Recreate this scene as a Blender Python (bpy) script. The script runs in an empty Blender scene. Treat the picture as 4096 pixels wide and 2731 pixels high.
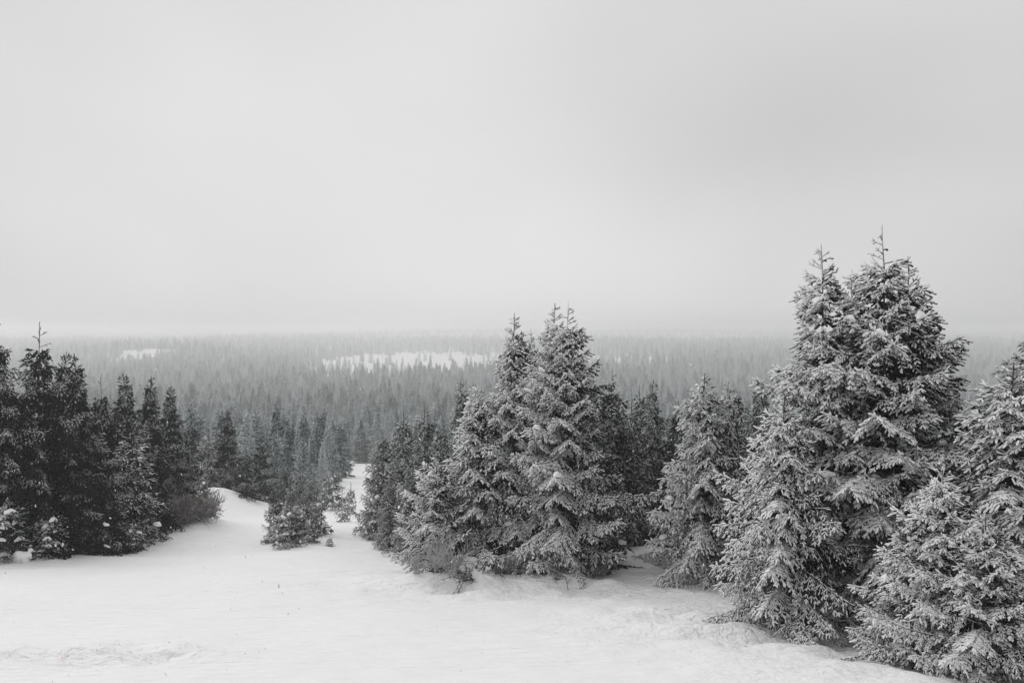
import bpy, math
import numpy as np
from math import radians

SC = bpy.context.scene
COL = SC.collection

# ------------------------------------------------------------------ camera
F, CX, HY = 796.0, 512.0, 330.0            # focal length, principal column and eye-level row for a 1024 px wide frame
cam_d = bpy.data.cameras.new('camera')
cam = bpy.data.objects.new('camera', cam_d)
COL.objects.link(cam)
cam_d.sensor_width = 36.0
cam_d.lens = F * 36.0 / 1024.0
cam_d.shift_y = -(341.0 - HY) / 1024.0
cam_d.clip_start = 0.1
cam_d.clip_end = 12000.0
cam.location = (0, 0, 0)
cam.rotation_euler = (radians(90), 0, 0)
SC.camera = cam

# ------------------------------------------------------------------ overcast sky
SUN_EL, SUN_AZ = radians(44), radians(-48)   # behind the cloud, ahead and to the left of the view
world = bpy.data.worlds.new('World')
SC.world = world
world.use_nodes = True
wt = world.node_tree
wt.nodes.clear()
w_out = wt.nodes.new('ShaderNodeOutputWorld')
w_bg = wt.nodes.new('ShaderNodeBackground')
w_bg.inputs['Strength'].default_value = 0.1
sky = wt.nodes.new('ShaderNodeTexSky')
sky.sky_type = 'NISHITA'
sky.sun_disc = False
sky.sun_elevation = SUN_EL
sky.sun_rotation = SUN_AZ
hsv = wt.nodes.new('ShaderNodeHueSaturation')
hsv.inputs['Saturation'].default_value = 0.0
wt.links.new(sky.outputs[0], hsv.inputs['Color'])
tc = wt.nodes.new('ShaderNodeTexCoord')
mp = wt.nodes.new('ShaderNodeMapping')
mp.inputs['Scale'].default_value = (1.0, 1.0, 1.6)
mp.inputs['Location'].default_value = (9.929, -16.533, -2.966)
wt.links.new(tc.outputs['Generated'], mp.inputs['Vector'])
nz = wt.nodes.new('ShaderNodeTexNoise')
nz.inputs['Scale'].default_value = 1.476
nz.inputs['Detail'].default_value = 3.0
nz.inputs['Roughness'].default_value = 0.35
nz.inputs['Distortion'].default_value = 0.2
wt.links.new(mp.outputs[0], nz.inputs['Vector'])
cr = wt.nodes.new('ShaderNodeValToRGB')
cr.color_ramp.elements[0].position = 0.0
cr.color_ramp.elements[0].color = (3.85, 3.84, 3.85, 1)
cr.color_ramp.elements[1].position = 1.0
cr.color_ramp.elements[1].color = (9.85, 9.83, 9.85, 1)
wt.links.new(nz.outputs['Fac'], cr.inputs['Fac'])
mx = wt.nodes.new('ShaderNodeMix')
mx.data_type = 'RGBA'
mx.inputs['Factor'].default_value = 0.965
wt.links.new(hsv.outputs['Color'], mx.inputs['A'])
wt.links.new(cr.outputs['Color'], mx.inputs['B'])
wt.links.new(mx.outputs['Result'], w_bg.inputs['Color'])
wt.links.new(w_bg.outputs[0], w_out.inputs['Surface'])

sun_d = bpy.data.lights.new('sun', 'SUN')
sun_d.energy = 1.3
sun_d.angle = radians(50)
sun_d.color = (1.0, 0.995, 0.985)
sun = bpy.data.objects.new('sun', sun_d)
COL.objects.link(sun)
_sd = np.array([math.sin(SUN_AZ) * math.cos(SUN_EL), math.cos(SUN_AZ) * math.cos(SUN_EL), math.sin(SUN_EL)])
import mathutils
sun.rotation_euler = mathutils.Vector(_sd).to_track_quat('Z', 'Y').to_euler()
sun.location = (0, 0, 40)

# ------------------------------------------------------------------ exposure and render settings
SC.view_settings.view_transform = 'Standard'
SC.view_settings.look = 'None'
SC.view_settings.gamma = 1.0
SC.view_settings.exposure = 0.0
SC.view_settings.use_curve_mapping = False
SC.render.engine = 'CYCLES'
cy = SC.cycles
cy.max_bounces = 8
cy.diffuse_bounces = 4
cy.glossy_bounces = 1
cy.transmission_bounces = 1
cy.volume_bounces = 3
cy.transparent_max_bounces = 4
cy.use_denoising = True
try:
    cy.denoiser = 'OPENIMAGEDENOISE'
    cy.denoising_input_passes = 'RGB_ALBEDO_NORMAL'
except Exception:
    pass


# ================================================================== helpers
def tag(o, label=None, cat=None, group=None, kind=None):
    if label: o['label'] = label
    if cat: o['category'] = cat
    if group: o['group'] = group
    if kind: o['kind'] = kind
    return o


def link(o, parent=None):
    COL.objects.link(o)
    if parent is not None:
        o.parent = parent
    return o


def mesh_from(name, V, T, mat, attr=None, smooth=True):
    """triangle or quad mesh from numpy arrays; attr = Nx4 point colours"""
    me = bpy.data.meshes.new(name)
    V = np.asarray(V, np.float32)
    T = np.asarray(T, np.int32)
    k = T.shape[1]
    me.vertices.add(len(V))
    me.vertices.foreach_set('co', V.ravel())
    me.loops.add(T.size)
    me.loops.foreach_set('vertex_index', T.ravel())
    me.polygons.add(len(T))
    me.polygons.foreach_set('loop_start', np.arange(0, T.size, k, dtype=np.int32))
    try:
        me.polygons.foreach_set('loop_total', np.full(len(T), k, np.int32))
    except Exception:
        pass
    me.update(calc_edges=True)
    me.polygons.foreach_set('use_smooth', np.full(len(T), smooth, bool))
    if attr is not None:
        a = me.attributes.new('data', 'FLOAT_COLOR', 'POINT')
        a.data.foreach_set('color', np.asarray(attr, np.float32).ravel())
    if mat:
        for m in (mat if isinstance(mat, (list, tuple)) else [mat]):
            me.materials.append(m)
    return me


def hash2(ix, iy, seed):
    h = (ix.astype(np.int64) * 374761393 + iy.astype(np.int64) * 668265263 + seed * 1442695041) & 0xffffffff
    h = ((h ^ (h >> 13)) * 1274126177) & 0xffffffff
    return ((h ^ (h >> 16)) & 0xffff) / 65535.0


def vnoise(x, y, seed=0):
    x0 = np.floor(x); y0 = np.floor(y)
    fx = x - x0; fy = y - y0
    fx = fx * fx * fx * (fx * (fx * 6 - 15) + 10)
    fy = fy * fy * fy * (fy * (fy * 6 - 15) + 10)
    a = hash2(x0, y0, seed); b = hash2(x0 + 1, y0, seed)
    c = hash2(x0, y0 + 1, seed); d = hash2(x0 + 1, y0 + 1, seed)
    return (a * (1 - fx) + b * fx) * (1 - fy) + (c * (1 - fx) + d * fx) * fy - 0.5


def sstep(a, b, x):
    t = np.clip((x - a) / (b - a), 0, 1)
    return t * t * (3 - 2 * t)


# ------------------------------------------------------------------ terrain heights
_PY = np.array([-40, -15, 0, 6, 12, 18, 25, 34, 45, 65, 90, 150, 240, 340, 620, 1050, 1500, 1900, 2500, 3500, 5000, 7000.])
_PZ = np.array([3.0, 0.9, -2.3, -3.8, -5.25, -6.4, -7.7, -9.55, -11.0, -13.8, -17.5, -26.5, -38.5, -49, -64, -68, -61, -50, -38, -29, -23, -23.])
_gy = np.concatenate([np.arange(-40, 200, 0.5), np.geomspace(200, 7000, 700)])
_gz = np.interp(_gy, _PY, _PZ)
for _ in range(3):
    _s = np.clip(np.abs(_gy) * 0.06, 1.0, 90)
    _gz = (np.interp(_gy - _s, _gy, _gz) + 2 * _gz + np.interp(_gy + _s, _gy, _gz)) / 4


def bump(X, Y, x, y, rx, ry, h):
    return h * np.exp(-((X - x) / rx) ** 2 - ((Y - y) / ry) ** 2)


def ground(X, Y):
    X = np.asarray(X, float); Y = np.asarray(Y, float)
    z = np.interp(Y, _gy, _gz)
    near = sstep(160, 60, Y)
    z = z + 0.30 * vnoise(X / 7, Y / 7, 3) * near * sstep(8, 20, Y) + 0.12 * vnoise(X / 2.6, Y / 2.6, 5) * near
    far = sstep(120, 500, Y)
    z = z + far * 8 * vnoise(X / 260, Y / 320, 8) + sstep(1400, 3000, Y) * (13 * vnoise(X / 700, Y / 900, 11) + 7 * vnoise(X / 260, Y / 500, 12))
    z = z - sstep(1700, 3200, Y) * 5 * sstep(200, -1200, X)
    z = z + bump(X, Y, -330, 3300, 620, 500, 21) + bump(X, Y, 900, 3900, 700, 500, 13)
    z = z + bump(X, Y, -670, 1500, 160, 140, 26)             # far slope with a small clearing
    z = z + bump(X, Y, -20.5, 30.5, 3.0, 2.5, 0.7)           # bank at the left edge
    z = z + bump(X, Y, 4.6, 26.6, 2.6, 2.0, 0.85)            # hump between the two clumps
    z = z + bump(X, Y, -1.2, 23.4, 3.4, 0.75, 0.42)          # lip in front of the middle clump
    z = z - bump(X, Y, -1.0, 25.2, 3.5, 1.1, 0.30)
    z = z - bump(X, Y, 8.6, 16.5, 3.5, 4.0, 0.45)            # hollow under the big spruces
    z = z + bump(X, Y, -20.6, 55, 2.6, 4.0, 1.5)             # drift beside the run
    z = z + bump(X, Y, -16.5, 42.5, 1.6, 3.0, 0.55)
    z = z + bump(X, Y, -9.0, 37.5, 1.6, 4.5, 0.35)
    return z


def trample(X, Y):
    """0..1: how much the snow is trodden or churned"""
    right = sstep(1.0, 5.0, X - (Y - 14) * 0.05) * sstep(30, 22, Y) * 0.75
    edge = bump(X, Y, 5.5, 17.5, 4.0, 3.2, 1.0)
    left = bump(X, Y, -7.4, 13.8, 2.6, 1.0, 1.0)
    mid = bump(X, Y, 1.5, 22.3, 6.0, 2.2, 0.75)
    return np.clip(np.maximum.reduce([right * 0.6, edge, left, mid]), 0, 1)


def gz(x, y):
    return float(ground(np.array([x]), np.array([y]))[0])


# ================================================================== materials
def new_mat(name):
    m = bpy.data.materials.new(name)
    m.use_nodes = True
    m.node_tree.nodes.clear()
    return m, m.node_tree


class NT:
    def __init__(s, nt): s.nt = nt
    def n(s, t, **kw):
        nd = s.nt.nodes.new(t)
        for k, v in kw.items():
            if k.startswith('i_'):
                key = k[2:]
                nd.inputs[int(key) if key.isdigit() else key].default_value = v
            else:
                setattr(nd, k, v)
        return nd
    def l(s, a, b): s.nt.links.new(a, b)
    def math(s, op, a, b=None, c=None, clamp=False):
        nd = s.nt.nodes.new('ShaderNodeMath'); nd.operation = op; nd.use_clamp = clamp
        for i, v in enumerate((a, b, c)):
            if v is None: continue
            if isinstance(v, (int, float)): nd.inputs[i].default_value = v
            else: s.l(v, nd.inputs[i])
        return nd.outputs[0]
    def mixc(s, f, a, b):
        nd = s.nt.nodes.new('ShaderNodeMix'); nd.data_type = 'RGBA'
        for key, v in (('Factor', f), ('A', a), ('B', b)):
            if isinstance(v, (int, float)): nd.inputs[key].default_value = v
            elif isinstance(v, tuple): nd.inputs[key].default_value = v
            else: s.l(v, nd.inputs[key])
        return nd.outputs['Result']


def snow_ground_material():
    m, nt = new_mat('snow_ground')
    k = NT(nt)
    out = k.n('ShaderNodeOutputMaterial')
    bs = k.n('ShaderNodeBsdfPrincipled')
    bs.inputs['Roughness'].default_value = 0.75
    bs.inputs['Specular IOR Level'].default_value = 0.18
    tc = k.n('ShaderNodeTexCoord')
    at = k.n('ShaderNodeAttribute'); at.attribute_name = 'data'
    sep = k.n('ShaderNodeSeparateColor'); k.l(at.outputs['Color'], sep.inputs[0])
    # wind-packed streaks
    mp = k.n('ShaderNodeMapping'); mp.inputs['Scale'].default_value = (1.1, 4.5, 1.0)
    mp.inputs['Rotation'].default_value = (0, 0, radians(12))
    k.l(tc.outputs['Object'], mp.inputs['Vector'])
    n1 = k.n('ShaderNodeTexNoise', i_Scale=1.3, i_Detail=6.0, i_Roughness=0.55); k.l(mp.outputs[0], n1.inputs['Vector'])
    # trodden lumps
    n2 = k.n('ShaderNodeTexNoise', i_Scale=4.2, i_Detail=4.0, i_Roughness=0.55, i_Distortion=0.5); k.l(tc.outputs['Object'], n2.inputs['Vector'])
    n3 = k.n('ShaderNodeTexNoise', i_Scale=45.0, i_Detail=3.0); k.l(tc.outputs['Object'], n3.inputs['Vector'])
    h = k.math('MULTIPLY', n1.outputs['Fac'], 0.13)
    lump = k.math('MULTIPLY', n2.outputs['Fac'], sep.outputs[0])
    h = k.math('ADD', h, k.math('MULTIPLY', lump, 0.24))
    h = k.math('ADD', h, k.math('MULTIPLY', n3.outputs['Fac'], 0.004))
    bp = k.n('ShaderNodeBump', i_Strength=0.9, i_Distance=1.0)
    k.l(h, bp.inputs['Height']); k.l(bp.outputs[0], bs.inputs['Normal'])
    big = k.n('ShaderNodeTexNoise', i_Scale=0.35, i_Detail=4.0); k.l(tc.outputs['Object'], big.inputs['Vector'])
    col = k.mixc(big.outputs['Fac'], (0.85, 0.853, 0.855, 1), (0.89, 0.89, 0.89, 1))
    k.l(col, bs.inputs['Base Color'])
    k.l(bs.outputs[0], out.inputs['Surface'])
    return m


def snow_clump_material():
    m, nt = new_mat('snow_clump')
    k = NT(nt)
    out = k.n('ShaderNodeOutputMaterial')
    bs = k.n('ShaderNodeBsdfPrincipled')
    bs.inputs['Roughness'].default_value = 0.8
    bs.inputs['Specular IOR Level'].default_value = 0.15
    bs.inputs['Base Color'].default_value = (0.88, 0.88, 0.885, 1)
    tc = k.n('ShaderNodeTexCoord')
    n = k.n('ShaderNodeTexNoise', i_Scale=9.0, i_Detail=4.0); k.l(tc.outputs['Object'], n.inputs['Vector'])
    bp = k.n('ShaderNodeBump', i_Strength=0.5, i_Distance=0.05); k.l(n.outputs['Fac'], bp.inputs['Height'])
    k.l(bp.outputs[0], bs.inputs['Normal'])
    k.l(bs.outputs[0], out.inputs['Surface'])
    return m


WIND = (-0.55, -0.5, 0.67)


def needle_material(name, frost, gain, dark=(0.016, 0.021, 0.019), rime=(0.56, 0.57, 0.57), wood=(0.05, 0.042, 0.038), up=0.0, nscale=42.0, wind=0.55, vary=0.0, lee=0.0):
    """spruce needles: dark green, whitened by rime on the windward side and the shoot tips, by snow on what faces up"""
    m, nt = new_mat(name)
    k = NT(nt)
    out = k.n('ShaderNodeOutputMaterial')
    bs = k.n('ShaderNodeBsdfPrincipled')
    bs.inputs['Roughness'].default_value = 0.85
    bs.inputs['Specular IOR Level'].default_value = 0.1
    at = k.n('ShaderNodeAttribute'); at.attribute_name = 'data'
    sep = k.n('ShaderNodeSeparateColor'); k.l(at.outputs['Color'], sep.inputs[0])
    geo = k.n('ShaderNodeNewGeometry')
    dot = k.n('ShaderNodeVectorMath', operation='DOT_PRODUCT')
    k.l(geo.outputs['Normal'], dot.inputs[0]); dot.inputs[1].default_value = WIND
    sz = k.n('ShaderNodeSeparateXYZ'); k.l(geo.outputs['Normal'], sz.inputs[0])
    tc = k.n('ShaderNodeTexCoord')
    nf = k.n('ShaderNodeTexNoise', i_Scale=nscale, i_Detail=3.0, i_Roughness=0.7); k.l(tc.outputs['Object'], nf.inputs['Vector'])
    nb = k.n('ShaderNodeTexNoise', i_Scale=1.3, i_Detail=3.0); k.l(tc.outputs['Object'], nb.inputs['Vector'])
    f = k.math('MULTIPLY_ADD', sep.outputs[0], 0.85, frost - 0.75)
    f = k.math('ADD', f, k.math('MULTIPLY', dot.outputs['Value'], wind))
    f = k.math('ADD', f, k.math('MULTIPLY', k.math('SUBTRACT', nf.outputs['Fac'], 0.5), 1.5))
    f = k.math('ADD', f, k.math('MULTIPLY', k.math('SUBTRACT', nb.outputs['Fac'], 0.5), 0.7))
    f = k.math('ADD', f, k.math('MULTIPLY', k.math('SUBTRACT', sep.outputs[1], 0.5), 0.35))
    if up:
        f = k.math('ADD', f, k.math('MULTIPLY', k.math('ADD', sz.outputs['Z'], 0.15), k.math('MULTIPLY', at.outputs['Alpha'], up)))
    if lee:
        ob = k.n('ShaderNodeObjectInfo')
        dv = k.n('ShaderNodeVectorMath', operation='SUBTRACT'); k.l(geo.outputs['Position'], dv.inputs[0]); k.l(ob.outputs['Location'], dv.inputs[1])
        fl = k.n('ShaderNodeVectorMath', operation='MULTIPLY'); k.l(dv.outputs[0], fl.inputs[0]); fl.inputs[1].default_value = (1, 1, 0)
        nn = k.n('ShaderNodeVectorMath', operation='NORMALIZE'); k.l(fl.outputs[0], nn.inputs[0])
        dd = k.n('ShaderNodeVectorMath', operation='DOT_PRODUCT'); k.l(nn.outputs[0], dd.inputs[0]); dd.inputs[1].default_value = (-0.85, -0.53, 0)
        f = k.math('ADD', f, k.math('MULTIPLY', dd.outputs['Value'], lee))
    if vary:
        oi = k.n('ShaderNodeObjectInfo')
        f = k.math('ADD', f, k.math('MULTIPLY', k.math('SUBTRACT', oi.outputs['Random'], 0.5), vary))
    f = k.math('MULTIPLY', f, gain, clamp=True)
    tint = k.mixc(sep.outputs[1], (dark[0] * 0.7, dark[1] * 0.7, dark[2] * 0.7, 1), (dark[0] * 1.5, dark[1] * 1.5, dark[2] * 1.5, 1))
    body = k.mixc(sep.outputs[2], tint, wood + (1,))
    col = k.mixc(f, body, rime + (1,))
    k.l(col, bs.inputs['Base Color'])
    bp = k.n('ShaderNodeBump', i_Strength=0.6, i_Distance=0.03); k.l(nf.outputs['Fac'], bp.inputs['Height'])
    k.l(bp.outputs[0], bs.inputs['Normal'])
    k.l(bs.outputs[0], out.inputs['Surface'])
    return m


def bark_material():
    m, nt = new_mat('bark')
    k = NT(nt)
    out = k.n('ShaderNodeOutputMaterial')
    bs = k.n('ShaderNodeBsdfPrincipled')
    bs.inputs['Roughness'].default_value = 0.9
    tc = k.n('ShaderNodeTexCoord')
    mp = k.n('ShaderNodeMapping'); mp.inputs['Scale'].default_value = (14, 14, 3)
    k.l(tc.outputs['Object'], mp.inputs['Vector'])
    n = k.n('ShaderNodeTexNoise', i_Scale=2.0, i_Detail=6.0); k.l(mp.outputs[0], n.inputs['Vector'])
    col = k.mixc(n.outputs['Fac'], (0.018, 0.015, 0.013, 1), (0.09, 0.078, 0.07, 1))
    k.l(col, bs.inputs['Base Color'])
    bp = k.n('ShaderNodeBump', i_Strength=0.8, i_Distance=0.03); k.l(n.outputs['Fac'], bp.inputs['Height'])
    k.l(bp.outputs[0], bs.inputs['Normal'])
    k.l(bs.outputs[0], out.inputs['Surface'])
    return m


def plain_material(name, col, rough=0.8, snow=0.0):
    m, nt = new_mat(name)
    k = NT(nt)
    out = k.n('ShaderNodeOutputMaterial')
    bs = k.n('ShaderNodeBsdfPrincipled')
    tc = k.n('ShaderNodeTexCoord')
    n = k.n('ShaderNodeTexNoise', i_Scale=20.0, i_Detail=3.0); k.l(tc.outputs['Object'], n.inputs['Vector'])
    c = k.mixc(n.outputs['Fac'], tuple(v * 0.75 for v in col) + (1,), tuple(min(1, v * 1.2) for v in col) + (1,))
    if snow:                                              # rime on what faces up and into the wind
        geo = k.n('ShaderNodeNewGeometry')
        dot = k.n('ShaderNodeVectorMath', operation='DOT_PRODUCT'); k.l(geo.outputs['Normal'], dot.inputs[0]); dot.inputs[1].default_value = WIND
        f = k.math('ADD', k.math('MULTIPLY', dot.outputs['Value'], snow), k.math('SUBTRACT', n.outputs['Fac'], 0.6), clamp=True)
        c = k.mixc(f, c, (0.72, 0.72, 0.72, 1))
    k.l(c, bs.inputs['Base Color'])
    bs.inputs['Roughness'].default_value = rough
    bs.inputs['Specular IOR Level'].default_value = 0.15
    k.l(bs.outputs[0], out.inputs['Surface'])
    return m


M_SNOW = snow_ground_material()
M_CLUMP = snow_clump_material()
M_RIME = needle_material('spruce_needles_rimed', 0.27, 2.3, rime=(0.88, 0.885, 0.885), dark=(0.010, 0.013, 0.012), up=0.4, lee=0.32)
M_HALF = needle_material('spruce_needles_lightly_rimed', 0.16, 1.6, rime=(0.74, 0.75, 0.75), dark=(0.011, 0.015, 0.014), up=0.5, wind=0.4, lee=0.2)
M_DARK = needle_material('spruce_needles_bare', -0.26, 1.6, rime=(0.82, 0.825, 0.83), dark=(0.008, 0.011, 0.0105), up=1.7, wind=0.15)
M_FOREST = needle_material('forest_needles', 0.40, 1.25, dark=(0.012, 0.026, 0.027), rime=(0.63, 0.68, 0.69), nscale=5.0, up=0.5, wind=0.5, vary=1.0)
M_ISLE = needle_material('spruce_needles_snow_flecked', 0.14, 1.5, rime=(0.8, 0.805, 0.81), dark=(0.016, 0.018, 0.016), up=1.0, wind=0.3)
M_BARK = bark_material()
M_TWIG_RIME = plain_material('rimed_twig', (0.45, 0.45, 0.45))
M_TWIG_BROWN = plain_material('brown_twig', (0.12, 0.105, 0.1), snow=0.9)
M_TWIG_DARK = plain_material('dark_twig', (0.05, 0.042, 0.038), snow=0.5)
M_DEAD = plain_material('weathered_dead_wood', (0.2, 0.2, 0.2))
M_RED = plain_material('red_dye', (0.75, 0.12, 0.1))
M_FLAKE, _nt = new_mat('snowflake')
_k = NT(_nt)
_o = _k.n('ShaderNodeOutputMaterial'); _d = _k.n('ShaderNodeBsdfDiffuse'); _t = _k.n('ShaderNodeBsdfTranslucent'); _m = _k.n('ShaderNodeMixShader')
_d.inputs[0].default_value = (0.97, 0.97, 0.97, 1); _t.inputs[0].default_value = (0.97, 0.97, 0.97, 1); _m.inputs[0].default_value = 0.5
_k.l(_d.outputs[0], _m.inputs[1]); _k.l(_t.outputs[0], _m.inputs[2]); _k.l(_m.outputs[0], _o.inputs[0])


# ================================================================== the ground
def build_ground():
    ys = np.concatenate([np.arange(-30, 8, 1.0), np.arange(8, 44, 0.17), np.arange(44, 130, 0.7), np.geomspace(130, 6200, 110)])
    xp = np.concatenate([np.arange(0, 26, 0.2), np.arange(26, 60, 0.8), np.geomspace(60, 4800, 55)])
    xs = np.concatenate([-xp[:0:-1], xp])
    X, Y = np.meshgrid(xs, ys)
    Z = ground(X, Y)
    tr = trample(X, Y)
    near = sstep(70, 40, Y)
    Z = Z + tr * near * (0.34 * vnoise(X / 0.85, Y / 0.75, 21) + 0.26 * vnoise(X / 0.42, Y / 0.42, 22))
    Z = Z + near * (0.05 * vnoise(X / 1.3, Y / 0.55, 23) + 0.03 * vnoise(X / 0.6, Y / 0.3, 24)) * sstep(9, 12, Y)
    V = np.stack([X, Y, Z], -1).reshape(-1, 3)
    ny, nx = X.shape
    i = (np.arange(ny - 1)[:, None] * nx + np.arange(nx - 1)[None, :]).ravel()
    Q = np.stack([i, i + 1, i + nx + 1, i + nx], -1)
    A = np.zeros((len(V), 4)); A[:, 0] = (tr * near).ravel(); A[:, 3] = 1
    me = mesh_from('snow_ground', V, Q, M_SNOW, A)
    o = bpy.data.objects.new('snow_ground', me)
    link(o)
    tag(o, 'snow-covered slope falling away into the wooded valley', 'ground', kind='structure')


build_ground()

# ================================================================== spruce generator
UP = np.array([0, 0, 1.0])


def norm(v):
    return v / np.maximum(np.linalg.norm(v, axis=-1, keepdims=True), 1e-9)


class Parts:
    """collects shoots (tapered fingers) and tubes"""
    def __init__(s): s.S = []; s.bough = 0.0; s.P = []; s.D = []; s.L = []; s.R = []; s.FR = []; s.G = []; s.W = []; s.tubes = []
    def shoots(s, P, D, L, R, fr, g, w=0.0):
        n = len(P)
        s.P.append(P); s.D.append(D); s.L.append(np.broadcast_to(L, n)); s.R.append(np.broadcast_to(R, n))
        s.FR.append(np.broadcast_to(fr, n)); s.G.append(np.broadcast_to(g, n)); s.W.append(np.broadcast_to(w, n)); s.S.append(np.broadcast_to(s.bough, n))
    def tube(s, pts, rad, fr=0.2, g=0.5, w=1.0, sides=4): s.tubes.append((np.asarray(pts), np.asarray(rad), fr, g, w, sides))
    def build(s, rng):
        Vs, Ts, As, off = [], [], [], 0
        if s.P:
            P = np.concatenate(s.P); D = norm(np.concatenate(s.D)); L = np.concatenate(s.L)[:, None]; R = np.concatenate(s.R)[:, None]
            FR = np.concatenate(s.FR); G = np.concatenate(s.G); W = np.concatenate(s.W); SN = np.concatenate(s.S)
            n = len(P)
            U = norm(np.cross(D, norm(rng.normal(size=(n, 3)))))
            Vv = np.cross(D, U)
            vs = []
            for pos, rr, ph in ((0.0, 0.72, 0.0), (0.8, 1.0, 1.05)):
                for q in range(3):
                    a = ph + q * 2.0944
                    vs.append(P + D * L * pos + (U * math.cos(a) + Vv * math.sin(a)) * R * rr)
            vs.append(P + D * L)
            V = np.stack(vs, 1).reshape(-1, 3)
            tr = np.array([[0, 1, 3], [1, 4, 3], [1, 2, 4], [2, 5, 4], [2, 0, 5], [0, 3, 5], [3, 4, 6], [4, 5, 6], [5, 3, 6]])
            T = (np.arange(n)[:, None, None] * 7 + tr[None]).reshape(-1, 3)
            A = np.zeros((n, 7, 4)); A[..., 3] = SN[:, None]
            A[:, :3, 0] = (FR * 0.35)[:, None]; A[:, 3:6, 0] = (FR * 0.85)[:, None]; A[:, 6, 0] = FR
            A[..., 1] = G[:, None]; A[..., 2] = W[:, None]
            Vs.append(V); Ts.append(T); As.append(A.reshape(-1, 4)); off += len(V)
        for pts, rad, fr, g, w, sides in s.tubes:
            V, T = tube_geo(pts, rad, sides)
            Vs.append(V); Ts.append(T + off); off += len(V)
            A = np.zeros((len(V), 4)); A[:] = (fr, g, w, 0.3); As.append(A)
        return np.concatenate(Vs), np.concatenate(Ts), np.concatenate(As)


def tube_geo(pts, rad, sides):
    n = len(pts)
    t = norm(np.gradient(pts, axis=0))
    ref = np.where(np.abs(t[:, 2:3]) > 0.9, np.array([[1.0, 0, 0]]), UP[None])
    u = norm(np.cross(t, ref)); v = np.cross(t, u)
    a = np.arange(sides) * 2 * math.pi / sides
    ring = pts[:, None] + rad[:, None, None] * (u[:, None] * np.cos(a)[None, :, None] + v[:, None] * np.sin(a)[None, :, None])
    V = ring.reshape(-1, 3)
    i = np.arange(n - 1)[:, None] * sides; j = np.arange(sides)[None]; k = (j + 1) % sides
    T = np.concatenate([np.stack([i + j, i + k, i + sides + k], -1).reshape(-1, 3), np.stack([i + j, i + sides + k, i + sides + j], -1).reshape(-1, 3)])
    return V, T


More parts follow.
